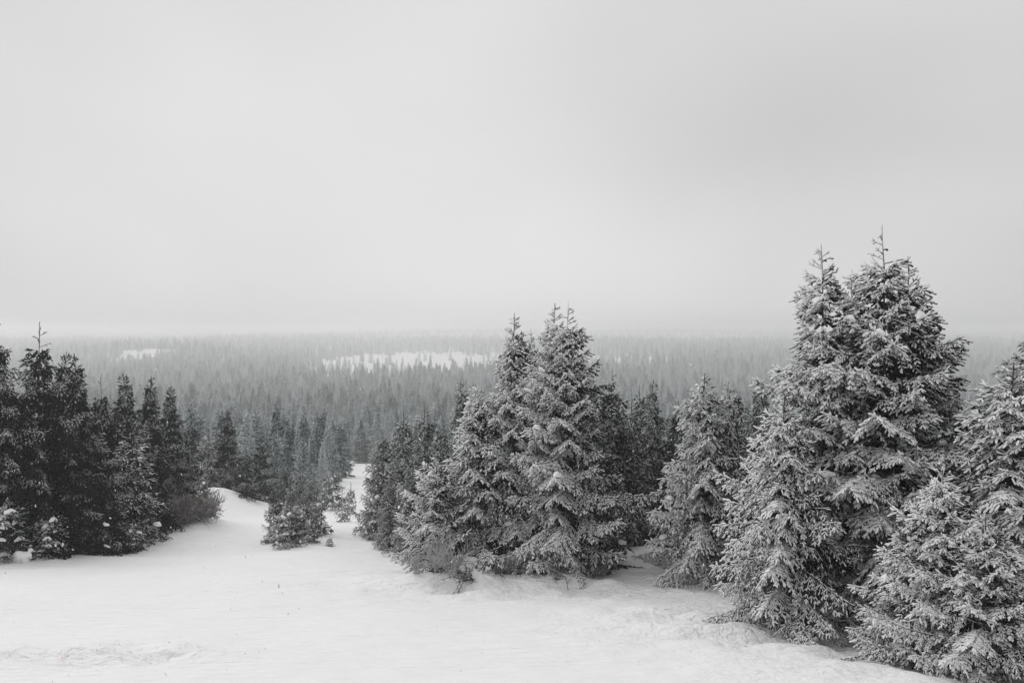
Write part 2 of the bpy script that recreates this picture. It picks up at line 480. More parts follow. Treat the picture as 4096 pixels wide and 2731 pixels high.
def gen_spruce(seed, H, R, z0=0.5, whorl=0.3, nbr=6, pw=0.8, e_bot=-12, e_top=48, droop=0.35, lift=0.28, twig=0.19, shoot=0.11,
               sl=0.15, sr=0.026, hang=0.5, irr=0.25, leader=0.07, tert=True, wide=0.42, lobes=0.28, stem_r=0.011, inner=0.12, bare_top=0.0, jit=0.4, laden=0.18, spire=0.0, poor=0.45):
    """returns crown (V,T,A), trunk (V,T), perches (points on branch tops where snow can sit)"""
    rng = np.random.default_rng(seed)
    S = Parts()
    # trunk
    zt = np.linspace(-0.5, H, 14)
    wob = np.stack([vnoise(zt * 0.5 + seed, zt * 0 + 1.5, seed), vnoise(zt * 0.5 + seed, zt * 0 + 7.5, seed)], -1) * 0.012 * H
    tp = np.concatenate([wob, zt[:, None]], 1)
    tp[-1, :2] += rng.normal(0, 0.006 * H, 2)
    trad = np.maximum(stem_r * H * (1 - np.clip(zt, 0, H) / H) ** 0.9, 0.009)
    trunkV, trunkT = tube_geo(tp, trad, 7)
    axis = lambda z: np.stack([np.interp(z, zt, tp[:, 0]), np.interp(z, zt, tp[:, 1]), z], -1)
    perches = []
    z = z0
    ztop = H * (1 - leader)
    lob = rng.uniform(0, 100)
    while z < ztop:
        u = (z - z0) / (H - z0)
        nb = max(3, int(round(nbr * (1 - 0.35 * u))))
        a0 = rng.uniform(0, 6.283)
        for b in range(nb):
            zz = min(z + rng.uniform(-jit, jit) * whorl, ztop)
            u = np.clip((zz - z0) / (H - z0), 0, 1)
            az = a0 + (b + rng.uniform(-0.3, 0.3)) * 6.283 / nb
            prof = (1 - u) ** pw * (0.78 + 0.22 * min(1, u / 0.12))
            prof *= 1 - spire * float(sstep(0.5, 0.92, u))
            lobe = 1 + lobes * 2 * float(vnoise(np.array([az * 1.1 + lob]), np.array([zz * 1.6 / max(1, H / 9)]), seed)[0])
            L = R * prof * lobe * (1 + irr * rng.normal() * 0.6)
            if rng.random() < 0.06: L *= 0.5
            L = max(min(L, R * prof * 1.28), sl * (1.2 if tert else 0.4))
            e0 = radians(e_bot + (e_top - e_bot) * u ** 0.9 + rng.normal(0, 6))
            dr = droop * (1 - 0.75 * u) * rng.uniform(0.7, 1.3)
            lf = lift * (1 - 0.6 * u) * rng.uniform(0.6, 1.4)
            h = np.array([math.cos(az), math.sin(az), 0])
            sd = np.array([-math.sin(az), math.cos(az), 0])
            bend = rng.normal(0, 0.10)
            B0 = axis(zz)
            S.bough = rng.uniform(0.75, 1.0) if rng.random() < laden else rng.uniform(0.0, poor)
            def cur(t):
                t = np.asarray(t)[..., None]
                return B0 + L * (h * t * math.cos(e0 * 0.6) + sd * bend * t ** 2 + UP * (math.sin(e0) * t - dr * t ** 2 + lf * t ** 3))
            def tan(t):
                t = np.asarray(t)[..., None]
                return norm(h * math.cos(e0 * 0.6) + sd * 2 * bend * t + UP * (math.sin(e0) - 2 * dr * t + 3 * lf * t ** 2))
            tt = np.linspace(0, 1, 5 if tert else 3)
            if tert or L > 0.8:
                S.tube(cur(tt), np.maximum(0.010 * L * (1 - tt) + 0.006, 0.006), 0.15, 0.5, 1.0, 3)
            n = max(2, int(L / twig))
            for side in (-1, 1):
                t = np.clip((np.arange(n) + 0.5 + rng.uniform(-0.35, 0.35, n)) / n, 0.03, 0.99)
                t = inner * (1 - 0.7 * u) + (1 - inner * (1 - 0.7 * u)) * t
                ex = 0.5 + 0.5 * t  # rime thins towards the trunk, partly painting in the crown's inner shade
                P = cur(t); T = tan(t)
                sv = norm(np.cross(T, UP)) * side
                al = np.radians(62 - 26 * t + rng.normal(0, 9, n))[:, None]
                lt = (wide * L * (1 - t) ** 0.85 * np.minimum(1, t / 0.3 + 0.35) + sl * rng.uniform(0.5, 1.0, n))
                lt = np.minimum(lt, 0.85) * rng.uniform(0.7, 1.2, n)
                dz = -hang * (0.35 + 0.5 * rng.random(n))[:, None] * (1 - 0.55 * u)
                Dt = norm(T * np.cos(al) + sv * np.sin(al) + UP * dz)
                hg = (hang * 0.55 * lt)[:, None]
                g = rng.random(n)
                if not tert:
                    S.shoots(P, Dt - UP * hang * 0.3, lt + sl * (1 - 0.7 * u), sr * (1 - 0.4 * u) * rng.uniform(0.8, 1.3, n), rng.uniform(0.75, 1.0, n), g)
                    continue
                S.shoots(P, Dt - UP * hang * 0.25, lt, sr * 0.55, 0.55, g, 0.3)
                m = np.maximum(1, (lt / shoot).astype(int))
                for q in range(int(m.max())):
                    mk = m > q
                    if not mk.any(): continue
                    c = int(mk.sum())
                    s = ((q + rng.uniform(0.25, 0.95, c)) / m[mk])[:, None]
                    Pp = P[mk] + Dt[mk] * (lt[mk][:, None] * s) - UP * hg[mk] * s ** 2
                    Tt = norm(Dt[mk] - UP * (2 * hang * 0.55) * s)
                    s2 = norm(np.cross(Tt, UP + rng.normal(0, 0.25, (c, 3))))
                    for sg in (-1, 1):
                        d = Tt * 0.8 + s2 * sg * rng.uniform(0.35, 0.75, (c, 1)) - UP * rng.uniform(-0.15, 0.35, (c, 1)) + rng.normal(0, 0.12, (c, 3))
                        S.shoots(Pp, d, sl * rng.uniform(0.6, 1.15, c) * (1.05 - 0.25 * s[:, 0]), sr * rng.uniform(0.75, 1.15, c), rng.uniform(0.7, 1.0, c) * ex[mk], rng.random(c))
                Pe = P + Dt * lt[:, None] * 0.92 - UP * hg * 0.85
                S.shoots(Pe, Dt - UP * hang * 0.7 + rng.normal(0, 0.1, (n, 3)), sl * rng.uniform(0.8, 1.3, n), sr * rng.uniform(0.85, 1.15, n), rng.uniform(0.85, 1.0, n) * ex, rng.random(n))
            # bare dark twigs on the older wood near the trunk
            if tert and inner > 0.2 and L > 0.5:
                k = int(5 + 7 * L)
                tq = rng.uniform(0.04, inner + 0.25, k)
                sg = np.where(rng.random((k, 1)) < 0.5, -1, 1)
                Tq = tan(tq)
                dq = Tq * 0.6 + norm(np.cross(Tq, UP)) * sg * rng.uniform(0.4, 1.0, (k, 1)) - UP * rng.uniform(0.2, 1.2, (k, 1))
                S.shoots(cur(tq), dq, rng.uniform(0.2, 0.5, k) * min(1, 0.5 + L * 0.3), sr * 1.1, 0.0, rng.random(k) * 0.5, 0.3)
            # branch tip and shoots along the top of the branch
            k = 4 if tert else 2
            tq = np.linspace(0.82, 1.0, k)
            S.shoots(cur(tq), tan(tq) + rng.normal(0, 0.28, (k, 3)) + UP * 0.1, sl * rng.uniform(0.9, 1.4, k), sr * 1.05, 1.0, rng.random(k))
            if tert:
                k = max(2, int(L / (shoot * 1.5)))
                tq = np.clip(rng.uniform(0.2, 1.0, k), 0, 1)
                S.shoots(cur(tq), tan(tq) * 0.8 + UP * rng.uniform(0.1, 0.5, (k, 1)) + rng.normal(0, 0.25, (k, 3)), sl * rng.uniform(0.6, 1.0, k), sr, rng.uniform(0.8, 1.0, k), rng.random(k))
            if L > 0.3 * R and z < 0.85 * H:
                perches.append((cur(np.linspace(0.15, 1.0, 18)), az, L, u))
        z += whorl * (0.28 + 0.75 * (1 - u)) * rng.uniform(0.85, 1.15)
    # leader: a few thin side shoots on a bare stem
    lz = H * leader
    stem = np.linspace(ztop, H + lz * 0.25, 4)
    sp = axis(np.minimum(stem, H)); sp[:, 2] = stem
    S.tube(sp, np.array([0.02, 0.016, 0.012, 0.006]) * max(1, H / 9), 0.4, 0.5, 0.8, 3)
    k = max(4, int(14 * (1 - bare_top)))
    zz = ztop + lz * (np.arange(k) / k) ** 1.1
    aa = rng.uniform(0, 6.28, k)
    D = np.stack([np.cos(aa), np.sin(aa), rng.uniform(0.15, 0.8, k)], -1)
    ll = (H + lz * 0.2 - zz) * 0.42 + sl * 0.5
    S.shoots(axis(zz), D, ll, sr * 0.75, 0.8, rng.random(k), 0.2)
    if tert:
        for q in range(4):
            s = rng.uniform(0.3, 0.95, k)[:, None]
            S.shoots(axis(zz) + norm(D) * ll[:, None] * s, D + rng.normal(0, 0.55, (k, 3)), sl * rng.uniform(0.5, 0.9, k) * (1 - bare_top * 0.5), sr * 0.8, 0.95, rng.random(k))
    S.shoots(axis(np.minimum(stem[1:3], H)), np.tile(UP, (2, 1)) + rng.normal(0, 0.1, (2, 3)), lz * 0.5, sr * 0.5, 0.8, 0.5, 0.2)
    return S.build(rng), (trunkV, trunkT), perches


def ico(sub):
    import bmesh
    bm = bmesh.new(); bmesh.ops.create_icosphere(bm, subdivisions=sub, radius=1.0)
    V = np.array([v.co[:] for v in bm.verts]); T = np.array([[v.index for v in f.verts] for f in bm.faces]); bm.free()
    return V, T




ICO3, ICO2 = ico(3), ico(2)


def pad_geo(pts, width, rng, thick=0.7):
    """a crumbly heap of snow lying along a bough"""
    V, T = ICO3
    d = np.full(len(V), 0.8)
    for c in norm(rng.normal(size=(26, 3))):
        d = d + rng.uniform(-0.16, 0.34) * np.exp(-((V - c) ** 2).sum(1) / rng.uniform(0.03, 0.16))
    W = V * d[:, None]
    n = len(pts)
    x = np.clip((W[:, 0] * 0.8 + 1) * 0.5, 0, 1) * (n - 1)
    C = np.stack([np.interp(x, np.arange(n), pts[:, c]) for c in range(3)], -1)
    t = norm(pts[-1] - pts[0]); sv = norm(np.cross(t, UP)); uv = np.cross(sv, t)
    z = np.where(W[:, 2] > 0, W[:, 2] * thick, W[:, 2] * 0.35)
    P = C + sv * (W[:, 1] * width)[:, None] + uv * (z * width)[:, None]
    P[:, 2] -= 0.35 * width * W[:, 1] ** 2
    return P, T


def cut_pad(perch, rng, width, lo=0.25, hi=0.9, lift=0.05):
    pts, az, L, u = perch
    a = rng.uniform(lo, hi - 0.2); b = min(1.0, a + rng.uniform(0.15, 0.38))
    x = np.linspace(a, b, 9) * (len(pts) - 1)
    P = np.stack([np.interp(x, np.arange(len(pts)), pts[:, c]) for c in range(3)], -1)
    P[:, 2] += lift
    return pad_geo(P, width * rng.uniform(0.6, 1.25), rng, 0.8)


class Template:
    def __init__(s, name, mat, seed, H, R, joined=False, load=0.0, loadw=0.12, **kw):
        (V, T, A), (tv, tt), s.perches = gen_spruce(seed, H, R, **kw)
        s.H, s.R, s.tris = H, R, len(T)
        if joined:
            A2 = np.tile(np.array([[0.2, 0.4, 1.0, 1.0]]), (len(tv), 1))
            s.whole = mesh_from(name, np.concatenate([V, tv]), np.concatenate([T, tt + len(V)]), mat, np.concatenate([A, A2]))
        else:
            s.base = mesh_from(name + '_crown', V, T, mat, A)
            s.trunk = mesh_from(name + '_trunk', tv, tt, M_BARK)
            s.load = None
            if load > 0:
                rg = np.random.default_rng(seed + 1000)
                Vs, Ts, off = [], [], 0
                for p in s.perches:
                    if rg.random() < load:
                        V2, T2 = cut_pad(p, rg, loadw)
                        Vs.append(V2); Ts.append(T2 + off); off += len(V2)
                s.load = mesh_from(name + '_snow_load', np.concatenate(Vs), np.concatenate(Ts), M_CLUMP)
            rg = np.random.default_rng(seed + 2000)
            s.pads = []
            for p in s.perches:
                if p[3] < 0.75 and rg.random() < 0.35:
                    V2, T2 = cut_pad(p, rg, 0.14, 0.45, 1.0, 0.06)
                    s.pads.append((p[1], mesh_from(name + '_snow_clump', V2, T2, M_CLUMP)))


TPL = {}
HERO = dict(sl=0.145, sr=0.025, twig=0.135, shoot=0.095, hang=0.6, wide=0.42, inner=0.35, jit=0.16, lobes=0.5, e_bot=-6, e_top=30)
TPL['hero_a'] = Template('rimed_spruce', M_RIME, 11, 9.0, 3.0, z0=0.8, whorl=0.74, nbr=10, pw=0.85, droop=0.34, lift=0.24, leader=0.09, bare_top=0.4, **HERO)
TPL['hero_b'] = Template('rimed_spruce', M_RIME, 23, 8.5, 2.5, z0=0.5, whorl=0.70, nbr=9, pw=0.95, droop=0.36, lift=0.26, irr=0.35, **HERO)
TPL['hang'] = Template('weeping_spruce', M_RIME, 37, 6.2, 1.85, z0=0.25, whorl=0.60, nbr=8, pw=0.8, e_bot=-6, e_top=30, droop=0.45, lift=0.22, hang=1.0, sl=0.14, sr=0.022, twig=0.12, shoot=0.09, wide=0.44, leader=0.07, lobes=0.5, inner=0.3, jit=0.18)
TPL['young'] = Template('young_spruce', M_RIME, 41, 3.5, 1.35, z0=0.2, whorl=0.46, nbr=8, pw=0.85, e_bot=-2, e_top=35, droop=0.3, lift=0.28, hang=0.6, sl=0.1, sr=0.0175, twig=0.09, shoot=0.068, wide=0.42, leader=0.12, bare_top=0.4, inner=0.3, lobes=0.5, jit=0.15)
TPL['dark_a'] = Template('dark_spruce', M_DARK, 53, 9.0, 3.0, z0=0.3, whorl=0.66, nbr=9, spire=0.35, poor=0.2, pw=0.9, e_bot=-14, e_top=22, droop=0.55, lift=0.12, hang=1.2, sl=0.17, sr=0.024, shoot=0.12, twig=0.16, leader=0.09, bare_top=0.6, lobes=0.45, inner=0.25, jit=0.2, laden=0.36)
TPL['dark_b'] = Template('dark_spruce', M_DARK, 59, 8.5, 2.6, z0=0.3, whorl=0.64, nbr=9, spire=0.35, poor=0.2, pw=0.95, e_bot=-16, e_top=18, droop=0.6, lift=0.15, hang=1.25, sl=0.17, sr=0.024, shoot=0.12, twig=0.16, irr=0.35, lobes=0.45, inner=0.25, jit=0.2, laden=0.36)
TPL['mid_a'] = Template('spruce', M_HALF, 61, 6.5, 1.6, z0=0.2, whorl=0.44, nbr=6, pw=0.8, sl=0.16, sr=0.022, shoot=0.13, twig=0.17, hang=0.8, leader=0.10, bare_top=0.6, lobes=0.4)
TPL['mid_b'] = Template('spruce', M_HALF, 67, 6.5, 1.3, z0=0.2, whorl=0.44, nbr=6, pw=0.9, sl=0.16, sr=0.022, shoot=0.13, twig=0.17, hang=0.9, leader=0.09, bare_top=0.7, irr=0.3, lobes=0.4)
TPL['laden'] = Template('snowy_spruce', M_DARK, 79, 5.0, 1.3, z0=0.15, whorl=0.42, nbr=6, pw=0.75, e_bot=-14, droop=0.55, lift=0.12, sl=0.16, sr=0.022, shoot=0.14, twig=0.17, hang=0.9, leader=0.12, bare_top=0.8, laden=0.65)
TPL['sap_a'] = Template('spruce_sapling', M_HALF, 71, 2.0, 0.65, z0=0.08, whorl=0.24, nbr=5, pw=0.8, sl=0.13, sr=0.018, shoot=0.13, twig=0.13, hang=0.5, leader=0.2, bare_top=0.7, load=0.4, loadw=0.13, laden=0.5)
TPL['sap_b'] = Template('spruce_sapling', M_HALF, 73, 2.0, 0.5, z0=0.05, whorl=0.24, nbr=5, pw=0.7, sl=0.12, sr=0.018, shoot=0.13, twig=0.13, hang=0.7, leader=0.22, bare_top=0.8, load=0.65, loadw=0.15, laden=0.5)
FOREST = []
for q, (R_, pw_) in enumerate(((1.8, 0.95), (1.5, 1.05), (2.05, 0.9), (1.6, 0.85), (1.3, 1.0))):
    FOREST.append(Template('forest_spruce', M_FOREST, 81 + q, 9.0, R_, joined=True, tert=False, z0=0.3, whorl=0.48, nbr=6, pw=pw_, twig=0.30,
                           sl=0.30, sr=0.052, hang=0.7, wide=0.40, leader=0.08, irr=0.35, spire=0.25, lobes=0.4, e_top=12, bare_top=0.6))


CLUMPS = []
for q in range(5):
    rr = np.random.default_rng(900 + q)
    V = ICO3[0].copy()
    d = np.ones(len(V))
    for c in norm(rr.normal(size=(9, 3))):
        d += rr.uniform(0.08, 0.42) * np.exp(-((V - c) ** 2).sum(1) / rr.uniform(0.12, 0.4))
    V = V * (d * 0.72)[:, None]
    V[:, 2] *= 0.62
    V[:, 2] = np.where(V[:, 2] < 0, V[:, 2] * 0.7, V[:, 2])
    CLUMPS.append(mesh_from('snow_clump', V, ICO3[1], M_CLUMP))


# ------------------------------------------------------------------ placing by what the photograph shows
def at(px, depth):                       # px: column in a 2352 px wide print of the photograph
    return (px * 0.43537 - CX) / F * depth


PLANTED = []


def plant(px, top, depth, key, label, name='spruce_tree', cat='spruce', rot=0, width=1.0, mat=None, clumps=0, group=None, sink=0.28, lean=0.0, seed=0, load=True):
    t = TPL[key]
    x = at(px, depth)
    g = gz(x, depth) - (sink if cat == 'spruce' else 0.08)
    ztop = -(top * 0.43537 - HY) / F * depth
    s = max(0.2, (ztop - g)) / (t.H * 1.015)
    e = bpy.data.objects.new(name, None)
    e.empty_display_size = 0.2
    link(e)
    e.location = (x, depth, g)
    e.rotation_euler = (0, radians(lean), radians(rot))
    e.scale = (s * width, s * width, s)
    tag(e, label, cat, group or ('spruces around the snow slope' if cat == 'spruce' else 'spruce saplings around the glade'))
    tr = link(bpy.data.objects.new('trunk', t.trunk), e)
    cr = link(bpy.data.objects.new('crown', t.base), e)
    if mat is not None:                      # same branches, different load of rime
        cr.material_slots[0].link = 'OBJECT'
        cr.material_slots[0].material = mat
    PLANTED.append((x, depth, t.R * s * width))
    rng = np.random.default_rng(int(abs(px) * 7 + depth * 31 + seed))
    if t.load is not None and load:
        link(bpy.data.objects.new('snow_load', t.load), e)['kind'] = 'stuff'
    if clumps:
        ca = math.atan2(-depth, -x) - radians(rot)
        cand = [p for p in t.pads if math.cos(p[0] - ca) > 0.0]     # boughs that reach towards the slope
        for j in rng.permutation(len(cand))[:clumps]:
            link(bpy.data.objects.new('snow_clump', cand[j][1]), e)
    return e


# ---- big clump at the right
plant(2027, 525, 18.0, 'hero_a', 'tallest rimed spruce of the big clump, with a long bare leader', rot=20, clumps=9, width=1.0)
plant(1890, 562, 18.6, 'hero_b', 'tall rimed spruce with a crooked bent tip beside the tallest one', rot=150, clumps=6, width=1.0)
plant(2088, 590, 19.3, 'hero_b', 'rimed spruce with a thin forked leader behind the tallest spruce', rot=75, clumps=1, width=0.95)
plant(1955, 622, 19.2, 'hero_b', 'slim spruce whose tip shows between the two tallest rimed tops', rot=260, width=0.7)
plant(1800, 905, 17.2, 'hang', 'low bushy rimed spruce skirting the foot of the big clump', rot=40, width=1.15, clumps=0)
plant(2165, 1055, 13.6, 'young', 'young rimed spruce with thin pale top in front of the big clump', rot=10, width=0.95, clumps=0)
plant(2085, 1190, 14.6, 'young', 'short rimed spruce under the tallest one, snow lump on a bough', rot=200, width=1.2, clumps=2)
plant(2260, 1180, 12.9, 'young', 'low rimed spruce nearest the camera at the bottom corner', rot=120, width=1.1, clumps=1)
plant(2325, 832, 15.6, 'hang', 'rimed spruce with tiered boughs at the picture edge', rot=30, width=1.35, clumps=3)
plant(2420, 640, 17.2, 'hero_a', 'rimed spruce mostly cut off by the picture edge', rot=110, width=0.85)
plant(1745, 862, 23.5, 'dark_b', 'dark spruce tip rising just behind the big clump', rot=80, width=0.9, mat=M_HALF)
# ---- drooping pair
plant(1615, 858, 24.0, 'hang', 'weeping rimed spruce with snow strip along one bough beside the hump', rot=0, width=1.15, clumps=3)
plant(1675, 872, 24.8, 'hang', 'weeping rimed spruce with a bent-over tip next to its twin', rot=140, width=0.9, clumps=1)
# ---- middle clump
plant(1305, 697, 25.0, 'hero_a', 'tallest rimed spruce of the middle clump with a forked tip', rot=200, width=0.98, clumps=8)
plant(1272, 697, 25.6, 'hero_b', 'rimed spruce whose thin tip stands beside the forked one', rot=310, width=0.9, clumps=2)
plant(1180, 720, 25.9, 'hero_b', 'rimed spruce with a long thin leader on the flank of the middle clump', rot=30, width=0.95, clumps=2)
plant(1220, 757, 26.6, 'hero_b', 'slim spruce showing only its tip in a notch of the middle clump', rot=100, width=0.6)
plant(1100, 885, 25.6, 'hang', 'broad rimed spruce forming the sloping shoulder of the middle clump', rot=220, width=1.3, clumps=1)
plant(1002, 1040, 24.9, 'young', 'small rimed spruce with a needle-thin leader behind the frosted bush', rot=300, width=1.15, clumps=1)
plant(1060, 872, 29.5, 'dark_b', 'dark spruce rising behind the shoulder of the middle clump', rot=15, width=0.9, mat=M_HALF)
plant(1405, 852, 28.0, 'dark_a', 'dark spruce with a bare ladder-like leader beside the middle clump', rot=70, width=1.0, mat=M_HALF)
plant(1450, 905, 30.0, 'mid_a', 'small dark spruce tucked between taller dark ones', rot=190, width=0.9)
plant(1497, 872, 34.0, 'dark_b', 'slender dark spruce with an open top behind the snow hump', rot=240, width=0.9, mat=M_HALF)
plant(1470, 885, 35.0, 'mid_b', 'thin dusky spruce beside the slender open-topped one', rot=20, width=1.0)
plant(1557, 922, 31.0, 'mid_b', 'little dark spruce with a bare spike between two clumps', rot=130, width=0.75, mat=M_DARK)
plant(1535, 985, 30.0, 'mid_a', 'low dark spruce under the bare-spiked one', rot=310, width=0.9, mat=M_DARK)
# ---- trees on the near side of the glade
plant(975, 930, 33.5, 'mid_a', 'lightly rimed spruce standing left of the middle clump', rot=50, width=1.0)
plant(925, 950, 36.0, 'mid_b', 'lightly rimed spruce leaning over the snow glade edge', rot=170, width=1.15)
plant(880, 985, 39.0, 'mid_a', 'dusky spruce at the rim of the snow glade', rot=270, width=1.0)
plant(868, 1030, 43.0, 'mid_b', 'shorter spruce where the narrow glade bends out of sight', rot=330, width=1.2)
plant(1010, 975, 31.0, 'mid_b', 'slim grey spruce pressed against the middle clump', rot=90, width=1.1)
plant(945, 1080, 31.5, 'mid_a', 'small grey spruce in front of the lightly rimed pair', rot=140, width=1.2)
plant(895, 1100, 34.0, 'mid_b', 'small dark-stemmed spruce among snow-laden saplings', rot=200, width=1.3)
EDGE = [(862, 1120, 38.0, 'beside the bend of the glade'), (880, 1165, 36.0, 'next to a dark stem'), (898, 1190, 34.0, 'in the row below the rimed pair'),
        (920, 1190, 32.5, 'with round snow caps'), (944, 1205, 31.5, 'nearest the middle clump'), (850, 1150, 40.0, 'farthest down the glade edge')]
for q, (px, top, d, what) in enumerate(EDGE):
    plant(px, top, d, ('sap_a', 'sap_b')[q % 2], 'snow-laden spruce sapling ' + what, 'spruce_sapling', 'sapling', rot=q * 77, width=0.95, clumps=0, group=None)
# ---- island of small trees
ISLE = [(652, 1068, 37.5, 'mid_b', 1.25, M_ISLE, 'tallest small spruce of the island of young trees', 0), (690, 1062, 39.5, 'laden', 1.1, M_ISLE, 'snow-streaked spruce in the middle of the island of young trees', 0),
        (722, 1080, 42.0, 'laden', 1.0, M_ISLE, 'snow-streaked spruce at the far end of the island of young trees', 0), (628, 1110, 37.0, 'mid_a', 1.05, M_ISLE, 'dark low-branched spruce on the run side of the island', 0),
        (668, 1100, 36.3, 'laden', 1.1, M_ISLE, 'bushy snow-flecked spruce inside the island of young trees', 1), (705, 1105, 38.5, 'laden', 1.1, M_ISLE, 'snow-flecked spruce on the glade side of the island', 2)]
for q, (px, top, d, key, wd, mt, lab, cl) in enumerate(ISLE):
    plant(px, top, d, key, lab, rot=q * 61, width=wd * 0.72, mat=mt, clumps=cl)
plant(658, 1163, 34.2, 'sap_a', 'foremost spruce sapling of the island with spreading pale top', 'spruce_sapling', 'sapling', rot=15, width=1.35, mat=M_HALF, clumps=3)
plant(716, 1178, 35.0, 'sap_b', 'thin-topped spruce sapling right behind the foremost one', 'spruce_sapling', 'sapling', rot=115, width=1.2, mat=M_HALF, clumps=3)
plant(692, 1150, 35.6, 'sap_a', 'snow-buried sapling wedged inside the island', 'spruce_sapling', 'sapling', rot=215, width=1.2, clumps=0)
plant(728, 1130, 37.5, 'sap_b', 'snow-capped sapling on the glade edge of the island', 'spruce_sapling', 'sapling', rot=300, width=1.2, clumps=0)
plant(757, 1232, 34.6, 'sap_a', 'tiny snow-covered sapling standing apart from the island', 'spruce_sapling', 'sapling', rot=30, width=1.5, clumps=3)
plant(738, 1222, 36.2, 'sap_b', 'tiny bare twig of a sapling beside the snow-covered one', 'spruce_sapling', 'sapling', rot=80, width=0.5, mat=M_HALF)
# ---- glade saplings
GLADE = [(786, 1120, 47.5, 'lone dark sapling in the middle of the glade'), (763, 1078, 54.0, 'snow-draped sapling higher up in the glade'), 
         (806, 1108, 52.0, 'thin sapling near the glade bend'), (745, 1085, 57.0, 'short sapling behind the island tip')]
for q, (px, top, d, lab) in enumerate(GLADE):
    plant(px, top, d, ('sap_b', 'sap_a')[q % 2], lab, 'spruce_sapling', 'sapling', rot=q * 50, width=0.8, clumps=0, mat=M_DARK if q == 0 else None)
# ---- dark clump at the left
plant(-8, 735, 30.0, 'dark_a', 'dark spruce cut by the picture edge, top of the dark clump', rot=60, width=0.9)
plant(90, 742, 31.5, 'dark_a', 'tall dark spruce with a long bare leader at the front of the dark clump', rot=180, width=1.0)
plant(147, 808, 34.5, 'dark_b', 'dark spruce tip shouldered by a slightly taller twin', rot=240, width=0.95)
plant(174, 812, 33.8, 'dark_b', 'dark narrow-topped spruce behind the bare-leadered one', rot=20, width=1.0)
plant(232, 868, 37.0, 'dark_a', 'dark spruce with a blunt ragged top in the dark clump', rot=310, width=0.85)
plant(287, 856, 40.0, 'dark_b', 'dark pointed spruce in the middle of the receding row', rot=100, width=1.05)
plant(345, 864, 43.0, 'dark_b', 'dark spire-like spruce with drooping snow-dusted boughs', rot=200, width=0.95)
plant(391, 886, 46.0, 'dark_b', 'last dark spruce of the receding row, thin open tip', rot=300, width=1.0)
plant(300, 985, 36.5, 'laden', 'drooping dark spruce with broad snow streaks beside the run', rot=20, width=1.45, clumps=4)
plant(235, 1040, 33.5, 'laden', 'low dark spruce at the front corner of the dark clump', rot=130, width=1.3, clumps=3)
plant(160, 960, 31.8, 'dark_a', 'dark spruce filling the front of the dark clump, boughs to the snow', rot=220, width=1.15, clumps=3)
plant(40, 930, 30.3, 'dark_b', 'dark spruce below the edge tree, boughs loaded near the ground', rot=330, width=1.3, clumps=4)
plant(205, 925, 33.2, 'dark_a', 'dark full-skirted spruce behind the front corner of the dark clump', rot=95, width=1.15)
plant(262, 950, 37.2, 'dark_b', 'dark spruce packed between the ragged and the pointed ones', rot=275, width=1.25)
plant(338, 985, 40.0, 'dark_a', 'dark low spruce between the snow-streaked one and the brown bush', rot=350, width=1.2)
plant(405, 1010, 43.0, 'dark_a', 'dark low spruce behind the brown bush', rot=70, width=1.1)
plant(18, 1150, 28.6, 'sap_a', 'snow-loaded sapling at the picture edge under the dark clump', 'spruce_sapling', 'sapling', rot=10, width=1.6, clumps=2)
plant(110, 1160, 29.6, 'sap_b', 'small sapling with a white snow cap under dark boughs', 'spruce_sapling', 'sapling', rot=50, width=1.3, clumps=5)
plant(296, 1185, 34.0, 'sap_b', 'stubby snow-capped sapling at the corner of the dark clump', 'spruce_sapling', 'sapling', rot=90, width=1.3, clumps=4)
plant(455, 1085, 45.0, 'sap_a', 'sapling at the far end of the brown bush', 'spruce_sapling', 'sapling', rot=140, width=1.3, mat=M_DARK, clumps=2)
# ---- first spruces beyond the drift
plant(478, 985, 58.0, 'laden', 'droopy spruce with white-loaded lower boughs behind the drift', rot=0, width=1.1, clumps=0)
plant(566, 1035, 55.5, 'mid_b', 'spruce with low boughs on the snow where the run ends', rot=70, width=1.5, mat=M_DARK, clumps=3)
plant(523, 942, 63.0, 'dark_b', 'dark spruce towering behind the drift', rot=140, width=1.1)
plant(597, 1010, 58.5, 'mid_a', 'spruce between the run end and the island', rot=230, width=1.2, mat=M_DARK)
plant(442, 965, 60.0, 'mid_b', 'dusky spruce peeping over the brown bush', rot=290, width=1.2, mat=M_DARK)


# ================================================================== bushes of bare twigs
def gen_bush(seed, n_stem, size, spread, levels, r0, upness=0.9, droop=0.0, arc=0.0):
    rng = np.random.default_rng(seed)
    Vs, Ts, off = [], [], 0
    todo = []
    for i in range(n_stem):
        a = rng.uniform(0, 6.283)
        d = norm(np.array([math.cos(a) * spread, math.sin(a) * spread, upness]) + rng.normal(0, 0.15, 3))
        todo.append((np.array([math.cos(a), math.sin(a), 0]) * rng.uniform(0, 0.25) * size, d, size * rng.uniform(0.45, 0.75), r0, 0))
    while todo:
        p, d, L, r, lev = todo.pop()
        n = 5
        pts = [p]
        dd = d.copy()
        for k in range(n - 1):
            dd = norm(dd + rng.normal(0, 0.16, 3) + UP * (arc - droop * (k / n)))
            pts.append(pts[-1] + dd * L / (n - 1))
        pts = np.array(pts)
        rad = np.linspace(r, r * 0.55, n)
        V, T = tube_geo(pts, rad, 3)
        Vs.append(V); Ts.append(T + off); off += len(V)
        if lev < levels:
            for k in range(int(rng.integers(5, 9))):
                f = rng.uniform(0.25, 1.0)
                q = pts[min(n - 1, int(f * (n - 1) + 0.5))]
                nd = norm(d * 0.8 + rng.normal(0, 0.55, 3) + UP * 0.1)
                todo.append((q, nd, L * rng.uniform(0.4, 0.68), r * 0.72, lev + 1))
    return np.concatenate(Vs), np.concatenate(Ts)


